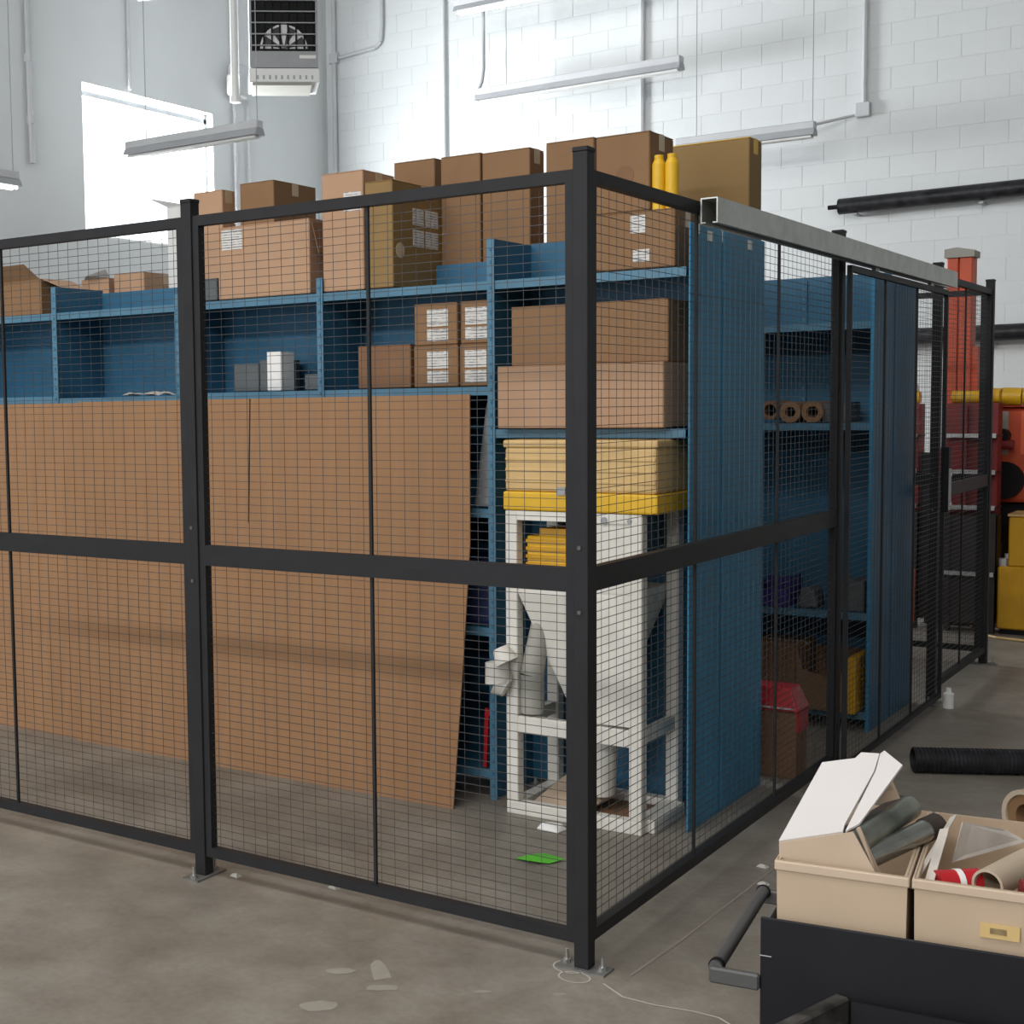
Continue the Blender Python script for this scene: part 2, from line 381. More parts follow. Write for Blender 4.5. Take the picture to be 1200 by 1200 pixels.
# ------------------------------------------------------------------ blue shelving
def perforations(t, x, y, z0, z1, m='paper'):
    mm = MB(); z = z0
    while z < z1:
        mm.box(x-.004, x+.004, y-.001, y, z, z+.014); z += .05
    o = mm.build('slot_hole', m, t); o['kind'] = 'stuff'
def bay(x0, x1, y0, y1, shelves, label, group, back_top, post_top, left_side=True, last=False, low_back=.02):
    t = thing('shelving_bay', ((x0+x1)/2, (y0+y1)/2, 0), label, 'shelving', group)
    bx(x0+.004, x1-.004, y1-.012, y1-.006, low_back, back_top).build('back_panel', 'shelf_blue', t)
    if left_side: bx(x0, x0+.004, y0+.03, y1-.004, .0, post_top).build('side_panel', 'shelf_blue', t)
    p = MB().box(x0-.016, x0+.016, y0, y0+.004, 0, post_top).box(x0-.003, x0+.001, y0+.004, y0+.034, 0, post_top).build('upright', 'shelf_blue_pale', t)
    perforations(p, x0, y0-.001, .05, post_top-.03, 'panel_blue_deep')
    for z in shelves:
        s = bx(x0+.006, x1-.006, y0+.012, y1-.014, z-.006, z).build('shelf', 'shelf_blue', t)
        MB().box(x0+.006, x1-.006, y0+.006, y0+.012, z-.034, z).box(x0+.006, x1-.006, y0+.012, y0+.028, z-.034, z-.030).build('shelf_lip', 'shelf_blue_pale', s)  # lip's paler blue paints in the highlight along the shelf edge
    return t
Y0, Y1 = 1.33, 1.675
XE = [-.235, -1.044, -1.884, -2.710, -3.535, -4.36]
G1 = 'bays of the front blue shelving row'
bay(XE[1], XE[0], Y0, Y1, [2.085, 1.50], 'open blue shelving bay over the white hopper machine', G1, 2.255, 2.25)
bay(XE[2], XE[1], Y0, Y1, [2.085, 1.67, 1.18, .70, .12], 'blue shelving bay holding the four small labelled cartons', G1, 2.08, 2.15)
bx(-1.50, -1.048, 1.663, 1.669, 2.08, 2.20).build('back_panel', 'shelf_blue', [o for o in C.objects if o.name == 'shelving_bay.001'][0])
bay(XE[3], XE[2], Y0, Y1, [2.085, 1.67, 1.18, .70, .12], 'blue shelving bay with a white box on its dim shelf', G1, 2.20, 2.13)
bay(XE[4], XE[3], Y0, Y1, [2.085, 1.66, 1.18, .70, .12], 'empty blue shelving bay left of the left fence post', G1, 2.20, 2.215)
bay(XE[5], XE[4], Y0, Y1, [2.085, 1.67, 1.18, .70, .12], 'blue shelving bay at the left edge of the picture', G1, 2.19, 2.215)
# rear unit of row one, back to back
for k in range(5):
    x1, x0 = XE[k], XE[k+1]
    t = thing('shelving_bay', ((x0+x1)/2, 1.9, 0), ['blue shelving bay back to back behind the hopper bay, carrying tall cartons on top', 'rear blue bay behind the four labelled cartons', 'rear blue bay behind the dim shelf with the white box', 'rear blue bay behind the empty bay', 'rear blue bay at the left edge of the picture'][k], 'shelving', 'bays of the rear blue shelving row')
    bx(x0, x0+.004, 1.70, 2.12, 0, 2.1).build('side_panel', 'shelf_blue', t)
    bx(x0+.004, x1-.004, 1.684, 1.690, .02, 2.10).build('back_panel', 'shelf_blue', t)
    for z in (2.085, 1.5, .9, .3): bx(x0+.006, x1-.006, 1.692, 2.12, z-.03, z).build('shelf', 'shelf_blue', t)
ep = thing('end_panel', (-.225, 1.75, 0), 'tall blue steel end panel of the front shelving row', 'panel')
bx(-.231, -.224, 1.335, 1.650, .0, 2.242).build('panel_sheet', 'panel_blue', ep, bevel=.002)
bx(-.231, -.224, 1.668, 2.13, .0, 2.242).build('panel_sheet', 'panel_blue', ep, bevel=.002)
bx(-.233, -.229, 1.650, 1.668, .0, 2.20).build('seam', 'panel_blue_deep', ep)
MB().box(-.224, -.2225, 1.335, 1.65, 1.985, 1.99).box(-.224, -.2225, 1.668, 2.13, 1.985, 1.99).build('fold_line', 'panel_blue_deep', ep)
for (a, z) in ((1.375, 2.225), (1.50, 2.208), (1.93, 2.212)): bx(-.224, -.2225, a, a+.045, z-.018, z+.018).build('sticker', 'paper', ep)
bx(-.224, -.2225, 2.04, 2.07, .93, .96).build('sticker', 'shelf_blue_pale', ep)

G2 = 'bays of the second blue shelving row'
b2 = bay(-.93, -.105, 3.30, 3.65, [1.965, 1.485, .572, .09], 'second row blue shelving bay with rolled tubes seen across the aisle', G2, 2.215, 2.17)
bx(-.545, -.515, 3.628, 3.636, 1.2, 2.2).build('rear_upright', 'shelf_blue', b2)
perforations(b2, -.53, 3.627, 1.3, 2.18, 'shelf_blue_pale')
bay(-1.755, -.93, 3.30, 3.65, [1.965, 1.485, .572, .09], 'second row blue shelving bay hidden deeper along the aisle', G2, 2.215, 2.17)
ep2 = thing('end_panel', (-.1, 3.7, 0), 'tall blue steel end panel of the second row behind the gate', 'panel')
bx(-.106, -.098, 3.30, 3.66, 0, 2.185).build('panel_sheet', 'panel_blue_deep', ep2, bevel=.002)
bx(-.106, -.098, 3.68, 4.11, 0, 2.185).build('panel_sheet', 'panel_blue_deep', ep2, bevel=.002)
bx(-.107, -.103, 3.66, 3.68, 0, 2.15).build('seam', 'black', ep2)
bx(-.112, -.094, 3.288, 3.296, 0, 2.17).build('corner_post', 'panel_blue', ep2)
t = thing('shelving_bay', (-.5, 3.9, 0), 'rear blue bay backing the second row beside the lock post', 'shelving', 'bays of the second blue shelving row')
bx(-.93, -.926, 3.68, 4.10, 0, 2.1).build('side_panel', 'shelf_blue', t)
bx(-.926, -.112, 3.676, 3.682, .02, 2.1).build('back_panel', 'shelf_blue', t)
for z in (2.085, 1.5, .9, .3): bx(-.924, -.114, 3.69, 4.10, z-.03, z).build('shelf', 'shelf_blue', t)

# ------------------------------------------------------------------ cartons
def carton(x0, x1, y0, y1, z0, z1, label, group=None, m='carton', tape=True, labels=(), side_labels=(), name='carton', fm=None, tape_m='tape'):
    t = thing(name, ((x0+x1)/2, (y0+y1)/2, z0), label, 'box', group)
    e = .003
    bx(x0, x1, y0, y1, z0, z1-e).build('body', m, t, bevel=.004)
    ym = (y0+y1)/2
    bx(x0+.001, x1-.001, y0+.001, ym-.0015, z1-e, z1).build('flap', fm or m, t)
    bx(x0+.001, x1-.001, ym+.0015, y1-.001, z1-e, z1).build('flap', fm or m, t)
    if tape:
        MB().box(x0-.001, x1+.001, ym-.025, ym+.025, z1, z1+.0008).box(x1, x1+.001, ym-.025, ym+.025, z1-.06, z1+.0008).box(x0-.001, x0, ym-.025, ym+.025, z1-.06, z1+.0008).build('tape', tape_m, t)
    for (a0, a1, q0, q1) in labels: bx(a0, a1, y0-.0012, y0, q0, q1).build('shipping_label', 'label', t)
    for (a0, a1, q0, q1) in side_labels: bx(x1, x1+.0012, a0, a1, q0, q1).build('shipping_label', 'label', t)
    return t
GT = 'cartons on top of the blue shelving'
ZT = 2.090
A = carton(-2.465, -1.945, 1.345, 1.655, ZT, 2.412, 'pale wide carton with a white label just right of the left post', GT, 'carton_pale', labels=[(-2.44, -2.32, 2.31, 2.40)])
fl = MB().prism([(-1.945, 1.36, 2.40), (-1.945, 1.64, 2.40), (-1.908, 1.64, 2.26), (-1.908, 1.36, 2.26)], (.004, 0, .002)); fl.build('open_flap', 'carton_dark', A)
carton(-2.69, -2.48, 1.78, 2.12, ZT, 2.685, 'tall brown carton standing behind the pale wide carton', GT, 'carton')
carton(-2.92, -2.735, 1.70, 1.80, ZT, 2.655, 'narrow carton with shiny tape directly right of the left post top', GT, 'carton_pale')
bx_ = carton(-2.575, -2.475, 1.345, 1.45, ZT, 2.19, 'small dark grey box tucked beside the pale wide carton', GT, 'grey_plastic', tape=False)
carton(-1.874, -1.660, 1.345, 1.588, ZT, 2.587, 'tall carton with one white label left of the gold sided carton', GT, 'carton_pale', labels=[(-1.76, -1.67, 2.42, 2.50)])
B = carton(-1.652, -1.513, 1.345, 1.845, ZT, 2.531, 'deep carton whose golden side bears four white labels', GT, 'carton_gold', side_labels=[(1.50, 1.585, 2.36, 2.43), (1.60, 1.70, 2.36, 2.43), (1.50, 1.585, 2.27, 2.34), (1.60, 1.70, 2.27, 2.34)])
MB().cyl((-1.513, 1.40, 2.245), (-1.511, 1.40, 2.245), .032, 20).build('round_sticker', 'tape', B)
carton(-1.85, -1.632, 1.87, 2.12, ZT, 2.702, 'brown carton showing only its top behind the gold sided carton', GT, 'carton')
carton(-1.508, -1.312, 1.72, 1.95, ZT, 2.668, 'first brown carton of the pair behind the low blue back panel', GT, 'carton')
carton(-1.302, -1.075, 1.72, 1.85, ZT, 2.662, 'second brown carton of the pair, its right side in dark shade', GT, 'carton')
carton(-1.000, -.785, 1.72, 1.98, ZT, 2.668, 'brown carton half hidden behind the top of the corner post', GT, 'carton')
carton(-.640, -.288, 1.345, 1.60, ZT, 2.300, 'low carton under the yellow bottles right of the corner post', GT, 'carton', labels=[(-.46, -.40, 2.22, 2.285), (-.45, -.385, 2.115, 2.16)])
D5 = carton(-.600, -.388, 1.35, 1.575, 2.3015, 2.588, 'brown carton with a round grey mark stacked on the low carton', GT, 'carton')
MB().cyl((-.485, 1.3495, 2.435), (-.485, 1.3485, 2.435), .036, 22).build('round_mark', 'carton_dark', D5)
carton(-.592, -.238, 1.98, 2.125, ZT, 2.640, 'golden carton with yellow top flaps at the right end of the shelving', GT, 'carton_gold', fm='yellow', tape_m='yellow')
for k, (xx, lab) in enumerate([(-.362, 'yellow plastic bottle touching the marked carton on the low carton'), (-.3115, 'yellow plastic bottle nearest the gate track on the low carton')]):
    t = thing('yellow_bottle', (xx, 1.375, 2.3015), lab, 'bottle', 'yellow bottles on the low carton')
    MB().cyl((xx, 1.375, 2.3015), (xx, 1.375, 2.465), .0248, 16).build('bottle_body', 'yellow', t, smooth=True)
    MB().cyl((xx, 1.375, 2.465), (xx, 1.375, 2.485), .0248, 16, .016).build('shoulder', 'yellow', t, smooth=True)
    MB().cyl((xx, 1.375, 2.485), (xx, 1.375, 2.498), .017, 12).build('bottle_cap', 'yellow', t)
# left bays
wc = carton(-3.10, -2.935, 1.70, 1.95, ZT, 2.603, 'whitish upright carton with a flap jutting out before the window', GT, 'white_carton')
MB().prism([(-3.10, 1.71, 2.603), (-3.10, 1.94, 2.603), (-3.22, 1.94, 2.655), (-3.22, 1.71, 2.655)], (0, 0, .004)).build('open_flap', 'white_carton', wc)
lc = carton(-4.25, -3.70, 1.40, 1.62, ZT, 2.27, 'brown open carton with drooping flaps at the left edge', GT, 'carton', tape=False)
MB().prism([(-3.70, 1.41, 2.268), (-3.70, 1.61, 2.268), (-3.565, 1.60, 2.215), (-3.565, 1.43, 2.215)], (0, 0, .004)).build('open_flap', 'carton_pale', lc)
MB().prism([(-4.24, 1.41, 2.27), (-3.72, 1.41, 2.27), (-3.78, 1.36, 2.345), (-4.2, 1.36, 2.345)], (0, .004, 0)).build('open_flap', 'carton', lc)
pc = carton(-3.74, -3.535, 1.72, 1.98, ZT, 2.285, 'pale carton with a lifted flap behind the grey divider', GT, 'carton_pale', tape=False)
MB().prism([(-3.73, 1.73, 2.285), (-3.54, 1.73, 2.285), (-3.52, 1.68, 2.325), (-3.66, 1.68, 2.300)], (0, .004, 0)).build('open_flap', 'white_carton', pc)
carton(-3.50, -3.285, 1.72, 2.05, ZT, 2.300, 'pale carton with a dark side just left of the left post', GT, 'carton_pale')

# middle shelves
GS = 'small cartons on the middle shelf'
zs = 1.673
carton(-1.70, -1.435, 1.35, 1.60, zs, 1.852, 'dark brown carton left of the four labelled cartons', GS, 'carton_dark')
q = [(-1.416, -1.205, zs, 1.842, 'bottom left labelled carton of the four small ones'), (-1.412, -1.207, 1.8435, 2.012, 'top left labelled carton of the four small ones'),
     (-1.196, -1.068, zs, 1.842, 'bottom right labelled carton of the four small ones'), (-1.192, -1.066, 1.8435, 2.012, 'top right labelled carton of the four small ones')]
for (a, b_, c, d, lab) in q:
    cx = (a+b_)/2+.015
    carton(a, b_, 1.345, 1.60, c, d, lab, GS, 'carton', labels=[(cx-.055, cx+.045, c+.075, d-.025), (cx-.055, cx+.045, c+.015, c+.065)], tape=False)
wb = carton(-2.205, -2.125, 1.36, 1.46, zs, 1.846, 'slim white box standing on the dim shelf', None, 'paper', tape=False)
carton(-2.45, -2.30, 1.42, 1.62, zs, 1.80, 'dim grey tub left of the slim white box', None, 'grey_plastic', tape=False, name='storage_tub')
carton(-2.295, -2.215, 1.42, 1.62, zs, 1.815, 'dim grey tub touching the slim white box', None, 'grey_plastic', tape=False, name='storage_tub')
carton(-1.995, -1.915, 1.36, 1.50, zs, 1.742, 'tiny grey box right of the slim white box', None, 'grey_plastic', tape=False)
sb = thing('plastic_bag', (-2.95, 1.5, 1.662), 'crumpled pale plastic bag on the empty left shelf', 'bag')
n = 10; vs = [(-3.12+.035*i, 1.37+.02*j, 1.664+.012*random.random()+(.010 if 0 < i < n-1 and 0 < j < 4 else 0)) for j in range(5) for i in range(n)]
MB().add(vs, [(j*n+i, j*n+i+1, (j+1)*n+i+1, (j+1)*n+i) for j in range(4) for i in range(n-1)]).build('bag_sheet', 'plastic_clear', sb)
carton(-.985, -.300, 1.275, 1.62, 1.505, 1.745, 'long lower carton lying on the shelf above the hopper', 'long cartons above the hopper', 'carton_pale', tape=False)
carton(-.955, -.308, 1.335, 1.62, 1.7465, 1.976, 'long upper carton stacked above the hopper, faded print', 'long cartons above the hopper', 'carton', tape=False)
# stuff in the dark slot between cardboard and hopper
fb = thing('foil_bag', (-1.10, 1.42, 1.1835), 'silver foil bag beside the top of the cardboard sheet', 'bag')
MB().hexa([(-1.155, 1.37, 1.184), (-1.06, 1.37, 1.184), (-1.06, 1.50, 1.184), (-1.155, 1.50, 1.184)], [(-1.115, 1.41, 1.62), (-1.065, 1.41, 1.64), (-1.065, 1.45, 1.64), (-1.115, 1.45, 1.62)]).build('bag_body', 'foil', fb, bevel=.015, seg=2)
for (z0, z1, lab) in ((.703, .98, 'navy blue bundle on a lower shelf beside the cardboard'), ):
    t = thing('fabric_bundle', (-1.12, 1.45, z0), lab, 'bundle')
    MB().hexa([(-1.26, 1.36, z0), (-1.06, 1.36, z0), (-1.06, 1.6, z0), (-1.26, 1.6, z0)], [(-1.24, 1.38, z1), (-1.07, 1.37, z1-.03), (-1.07, 1.58, z1), (-1.24, 1.58, z1)]).build('bundle_body', 'navy', t, bevel=.02, seg=2)
t = thing('red_strap', (-1.085, 1.36, .1235), 'narrow red strap hanging in the dark slot beside the cardboard', 'strap')
MB().prism([(-1.10, 1.345, .124), (-1.085, 1.345, .124), (-1.075, 1.345, .33), (-1.06, 1.345, .36), (-1.09, 1.345, .37), (-1.095, 1.345, .30)], (0, .01, 0)).build('strap_body', 'red', t)

# leaning cardboard sheets
def sheet(name, pts, th, label, grp):
    t = thing(name, pts[0], label, 'cardboard', grp)
    MB().prism(pts, (0, th, 0)).build('sheet_body', 'cardboard', t)
    return t
s1 = sheet('cardboard_sheet', [(-3.25, 1.13, 0), (-1.115, 1.13, 0), (-1.108, 1.20, .55), (-1.10, 1.25, 1.04), (-1.128, 1.305, 1.640), (-2.256, 1.305, 1.640), (-2.232, 1.25, 1.09), (-2.240, 1.25, 1.09), (-2.264, 1.305, 1.640), (-3.36, 1.305, 1.640)], .006, 'huge brown cardboard sheet with a vertical slit leaning on the shelving', 'leaning cardboard sheets')
s2 = sheet('cardboard_sheet', [(-4.3, 1.155, 0), (-3.18, 1.155, 0), (-3.30, 1.313, 1.635), (-4.35, 1.313, 1.635)], .006, 'second cardboard sheet behind the huge one at the left edge', 'leaning cardboard sheets')

# ------------------------------------------------------------------ hopper machine with tote
hm = thing('hopper_machine', (-.63, 1.4, 0), 'white steel hopper stand with funnel on the floor behind the corner post', 'machine')
x0, x1, y0, y1 = -.915, -.352, 1.205, 1.60
for (a, b_) in ((x0, y0), (x1-.05, y0), (x0, y1-.05), (x1-.05, y1-.05)):
    bx(a, a+.05, b_, b_+.05, .05, 1.19).build('leg', 'white_paint', hm, bevel=.003)
MB().box(x0, x1, y0, y0+.05, 0, .05).box(x0, x1, y1-.05, y1, 0, .05).box(x0, x0+.05, y0+.05, y1-.05, 0, .05).box(x1-.05, x1+.03, y0+.05, y1-.05, 0, .05).build('base_frame', 'white_paint', hm, bevel=.003)
bx(x0+.05, x1-.05, y0, y0+.04, .325, .39).build('crossbar', 'white_paint', hm, bevel=.003)
MB().box(x0+.01, x0+.04, y0+.05, y1-.05, .335, .385).build('crossbar', 'white_paint', hm); MB().box(x1-.04, x1-.01, y0+.05, y1-.05, .335, .385).build('crossbar', 'white_paint', hm)
bx(x0+.05, x1-.05, y0, y0+.035, 1.155, 1.19).build('top_rail', 'white_paint', hm)
mt = MB().hexa([(-.690, 1.33, .40), (-.560, 1.33, .40), (-.560, 1.45, .40), (-.690, 1.45, .40)], [(-.865, 1.215, .87), (-.405, 1.215, .87), (-.405, 1.59, .87), (-.865, 1.59, .87)])
mt.build('funnel', 'white_paint', hm)
bx(-.865, -.405, 1.215, 1.59, .87, .895).build('funnel_rim', 'white_paint', hm)
bx(-.640, -.355, 1.212, 1.222, .895, 1.155).build('side_sheet', 'white_paint', hm)
bx(-.56, -.395, 1.212, 1.222, .40, .88).build('side_sheet', 'white_paint', hm)
MB().cyl((-.50, 1.208, 1.165), (-.50, 1.203, 1.165), .014, 10).cyl((-.40, 1.208, 1.165), (-.40, 1.203, 1.165), .010, 10).build('knob', 'grey_paint', hm)
MB().cyl((-.60, 1.39, .08), (-.60, 1.39, .40), .055, 16, .075).build('outlet_chute', 'white_paint', hm, smooth=True)
MB().cyl((-.90, 1.19, .50), (-.935, 1.185, .52), .04, 14, .055).cyl((-.935, 1.185, .52), (-.945, 1.185, .60), .055, 14, .045).cyl((-.90, 1.185, .60), (-.93, 1.185, .655), .05, 14, .03).build('hose_fitting', 'white_paint', hm, smooth=True)
MB().cyl((-.83, 1.26, .40), (-.83, 1.26, .55), .048, 16).cyl((-.83, 1.26, .55), (-.80, 1.28, .75), .048, 16, .038).build('dust_bag', 'cap_grey', hm, smooth=True)
bx(x0+.05, x1-.05, y0+.055, y1-.055, .012, .02).build('tray', 'carton_dark', hm)
t = thing('cardboard_scrap', (-.66, 1.40, .021), 'scrap of cardboard lying in the base of the hopper stand', 'cardboard')
MB().prism([(-.85, 1.27, .022), (-.62, 1.26, .03), (-.55, 1.48, .07), (-.80, 1.50, .10)], (0, 0, .005)).build('scrap_body', 'board_tan', t)
MB().prism([(-.50, 1.27, .022), (-.42, 1.27, .024), (-.40, 1.50, .03), (-.52, 1.50, .03)], (0, 0, .005)).build('scrap_body', 'carton_inside', t)
yc = thing('yellow_crate', (-.745, 1.33, .896), 'yellow ribbed crate in the upper left opening of the hopper stand', 'crate')
bx(-.852, -.645, 1.262, 1.45, .897, 1.09).build('crate_body', 'yellow', yc, bevel=.004)
for k in range(6): bx(-.853, -.644, 1.255, 1.262, .915+k*.030, .928+k*.030).build('rib', 'yellow_dull', yc)
bx(-.80, -.69, 1.27, 1.44, 1.09, 1.12).build('crate_lid', 'yellow_dull', yc)
tb = thing('storage_tote', (-.605, 1.4, 1.191), 'large cream tote with yellow bands standing on the hopper stand', 'tote')
bx(-.916, -.296, 1.205, 1.60, 1.265, 1.435).build('tote_body', 'cream_yellow', tb, bevel=.012, seg=2)
bx(-.922, -.290, 1.20, 1.605, 1.192, 1.265).build('lower_band', 'yellow', tb, bevel=.008, seg=2)
bx(-.922, -.290, 1.20, 1.605, 1.432, 1.462).build('upper_band', 'cream_yellow', tb, bevel=.008, seg=2)
for k in range(3): bx(-.912, -.30, 1.201, 1.206, 1.30+k*.042, 1.312+k*.042).build('rib', 'cream_yellow', tb, bevel=.002)
bx(-.69, -.655, 1.194, 1.201, 1.255, 1.285).build('latch', 'grey_paint', tb)
# small things on the floor of the cage
t = thing('green_wrapper', (-.55, .76, 0), 'bright green wrapper lying on the cage floor', 'wrapper')
MB().add([(-.62, .73, .002), (-.55, .70, .014), (-.49, .74, .004), (-.46, .80, .010), (-.54, .80, .016), (-.60, .79, .003), (-.55, .755, .022)], [(0, 1, 6), (1, 2, 6), (2, 3, 6), (3, 4, 6), (4, 5, 6), (5, 0, 6)]).build('wrapper_sheet', 'green_bright', t)
t = thing('paper_scrap', (-.68, 1.10, 0), 'white crumpled paper on the floor left of the corner post', 'paper')
MB().hexa([(-.72, 1.07, 0), (-.62, 1.06, 0), (-.61, 1.13, 0), (-.71, 1.14, 0)], [(-.70, 1.085, .03), (-.64, 1.075, .022), (-.63, 1.12, .028), (-.69, 1.125, .02)]).build('paper_body', 'paper', t, bevel=.006)
for (x, y, lab) in ((.13, 1.12, 'pale pebble of debris beside the right fence line'), (.19, .95, 'brown speck of debris farther from the right fence line'), (-1.33, .05, 'bit of white litter by the left post'), (-.98, .14, 'crumb of white litter between the two front posts'), (-.22, .47, 'white litter crumbs inside the corner of the cage')):
    t = tag(MB().hexa([(x-.02, y-.01, 0), (x+.015, y-.014, 0), (x+.02, y+.01, 0), (x-.012, y+.013, 0)], [(x-.012, y-.005, .008), (x+.008, y-.006, .010), (x+.010, y+.005, .007), (x-.006, y+.006, .009)]).build('debris', 'chalk'), lab, 'debris', 'bits of floor debris')

# ------------------------------------------------------------------ second row contents
t = thing('cardboard_tube', (-.494, 3.45, 1.486), 'left rolled cardboard tube on the second row shelf', 'tube', 'tubes on the second row shelf')
MB().pipe((-.494, 3.31, 1.540), (-.494, 3.6, 1.540), .052, .026).build('tube_wall', 'carton', t, smooth=True)
t = thing('cardboard_tube', (-.375, 3.45, 1.486), 'right rolled cardboard tube on the second row shelf', 'tube', 'tubes on the second row shelf')
MB().pipe((-.385, 3.305, 1.540), (-.385, 3.6, 1.540), .052, .028).build('tube_wall', 'carton', t, smooth=True)
t = thing('cardboard_tube', (-.58, 3.45, 1.486), 'dark rolled tube at the left of the second row shelf', 'tube', 'tubes on the second row shelf')
MB().pipe((-.60, 3.33, 1.55), (-.60, 3.6, 1.55), .048, .03).build('tube_wall', 'carton_dark', t, smooth=True)
carton(-.345, -.23, 3.34, 3.58, 1.4865, 1.585, 'small grey carton right of the rolled tubes', None, 'grey_plastic', tape=False)
t = thing('purple_bin', (-.58, 3.45, .573), 'purple plastic bin on the lower shelf across the aisle', 'bin')
MB().box(-.68, -.50, 3.32, 3.33, .574, .66).box(-.68, -.50, 3.55, 3.56, .574, .70).box(-.68, -.67, 3.33, 3.55, .574, .68).box(-.51, -.50, 3.33, 3.55, .574, .72).box(-.67, -.51, 3.33, 3.55, .574, .582).build('bin_body', 'purple', t)
t = thing('plastic_bundle', (-.41, 3.45, .573), 'grey crumpled plastic bundle right of the purple bin', 'bundle')
MB().hexa([(-.47, 3.34, .574), (-.36, 3.34, .574), (-.36, 3.5, .574), (-.47, 3.5, .574)], [(-.45, 3.37, .68), (-.38, 3.36, .66), (-.38, 3.47, .69), (-.44, 3.47, .65)]).build('bundle_body', 'grey_plastic', t, bevel=.015, seg=2)
carton(-.30, -.14, 3.34, 3.56, .574, .72, 'dark tub on the lower shelf next to the gate post', None, 'grey_plastic', tape=False, name='storage_tub')
carton(-.70, -.435, 3.26, 3.58, .0915, .395, 'brown carton on the bottom shelf across the aisle', None, 'carton_dark')
t = thing('open_carton', (-.30, 3.42, .0915), 'open brown carton with cut front on the bottom shelf', 'box')
MB().prism([(-.43, 3.25, .092), (-.20, 3.25, .092), (-.20, 3.25, .285), (-.31, 3.25, .262), (-.40, 3.25, .285), (-.43, 3.25, .38)], (0, .005, 0)).build('front_wall', 'carton', t)
MB().box(-.43, -.425, 3.255, 3.56, .092, .38).box(-.205, -.20, 3.255, 3.56, .092, .36).box(-.425, -.205, 3.555, 3.56, .092, .36).box(-.425, -.205, 3.255, 3.555, .092, .097).build('body', 'carton_dark', t)
carton(-.185, -.145, 3.23, 3.50, .0915, .365, 'narrow yellow box at the right end of the bottom shelf', None, 'yellow_dull', tape=False)
carton(-.32, -.122, 2.27, 2.42, 0, .285, 'brown carton on the aisle floor under the red case', None, 'carton_dark')
t = thing('red_case', (-.22, 2.34, .2865), 'red plastic case draped over the carton in the aisle', 'case')
MB().hexa([(-.33, 2.26, .287), (-.112, 2.262, .287), (-.112, 2.43, .287), (-.33, 2.43, .287)], [(-.33, 2.29, .385), (-.150, 2.29, .385), (-.150, 2.41, .385), (-.33, 2.41, .385)]).build('case_body', 'red', t, bevel=.008, seg=2)
bx(-.1215, -.114, 2.275, 2.41, .20, .286).build('case_flap', 'red', t)
MB().box(-.34, -.13, 2.255, 2.262, .300, .306).build('trim', 'silver', t)
t = thing('white_bottle', (.10, 4.06, 0), 'small white bottle on the floor by the lock post', 'bottle')
MB().cyl((.10, 4.06, 0), (.10, 4.06, .075), .026, 16).build('bottle_body', 'white_gloss', t, smooth=True)
MB().cyl((.10, 4.06, .075), (.10, 4.06, .085), .026, 16, .014).cyl((.10, 4.06, .085), (.10, 4.06, .105), .013, 12).build('bottle_cap', 'white_gloss', t, smooth=True)

# ------------------------------------------------------------------ beyond the cage
t = thing('orange_mast', (-.45, 7.0, 0), 'tall orange box column with a grey cap behind the cage', 'column')
MB().box(-.565, -.490, 6.92, 7.08, .04, 2.57).build('column_half', 'orange', t, bevel=.006); MB().box(-.484, -.400, 6.92, 7.08, .04, 2.57).build('column_half', 'orange', t, bevel=.006)
bx(-.490, -.484, 6.94, 7.06, .04, 2.55).build('seam', 'red_dark', t)
bx(-.40, -.36, 6.95, 7.07, .04, 1.95).build('side_rail', 'orange', t)
MB().prism([(-.580, 6.905, 2.57), (-.385, 6.905, 2.57), (-.385, 6.905, 2.615), (-.50, 6.905, 2.64), (-.580, 6.905, 2.63)], (0, .19, 0)).build('column_cap', 'cap_grey', t)
bx(-.66, -.345, 6.85, 7.12, 0, .04).build('foot_plate', 'rack_dark', t)
rk = thing('tool_rack', (-.7, 6.75, 0), 'dark red shelf rack with silver shelf edges behind the cage back', 'rack')
for (a0, a1) in ((-1.15, -.66), (-.475, -.16)):
    bx(a0, a1, 6.62, 6.80, .06, .80).build('cabinet_body', 'rack_dark', rk)
    bx(a0+.01, a1-.01, 6.66, 6.82, .80, 1.56).build('rear_board', 'red_dark', rk)
    for z in (.41, .86, 1.10, 1.345):
        s = bx(a0, a1, 6.56, 6.80, z-.012, z).build('shelf', 'rack_dark', rk); bx(a0, a1, 6.553, 6.56, z-.018, z+.012).build('shelf_edge', 'silver', s)
    for a in (a0, a1-.03): bx(a, a+.03, 6.615, 6.66, .82, 1.56).build('rack_post', 'red_dark', rk); bx(a, a+.03, 6.60, 6.66, 0, .82).build('rack_post', 'rack_dark', rk)
bx(-.66, -.475, 6.70, 6.80, .06, 1.22).build('centre_board', 'rack_dark', rk)
MB().prism([(-.475, 6.60, .82), (-.35, 6.60, .82), (-.35, 6.60, 1.56), (-.475, 6.60, 1.56), (-.52, 6.60, 1.2), (-.545, 6.60, .9)], (0, .012, 0)).build('side_guard', 'red_dark', rk)
MB().prism([(-.80, 6.55, .05), (-.66, 6.55, .05), (-.655, 6.55, .42), (-.70, 6.55, .42)], (0, .012, 0)).build('side_guard', 'orange', rk)
for k, (a0, a1, lab) in enumerate([(-1.15, -.68, 'yellow roll lying on the left half of the red rack'), (-.47, -.17, 'yellow roll lying on the rack in front of the orange column')]):
    t = thing('yellow_roll', ((a0+a1)/2, 6.72, 1.56), lab, 'roll', 'yellow rolls on the rack')
    MB().cyl((a0, 6.72, 1.604), (a1, 6.72, 1.604), .043, 14).build('roll_body', 'yellow', t, smooth=True)
    MB().cyl((a0+.02, 6.72, 1.604), (a0+.035, 6.72, 1.604), .0445, 14).cyl((a1-.035, 6.72, 1.604), (a1-.02, 6.72, 1.604), .0445, 14).build('strap', 'yellow_dull', t)
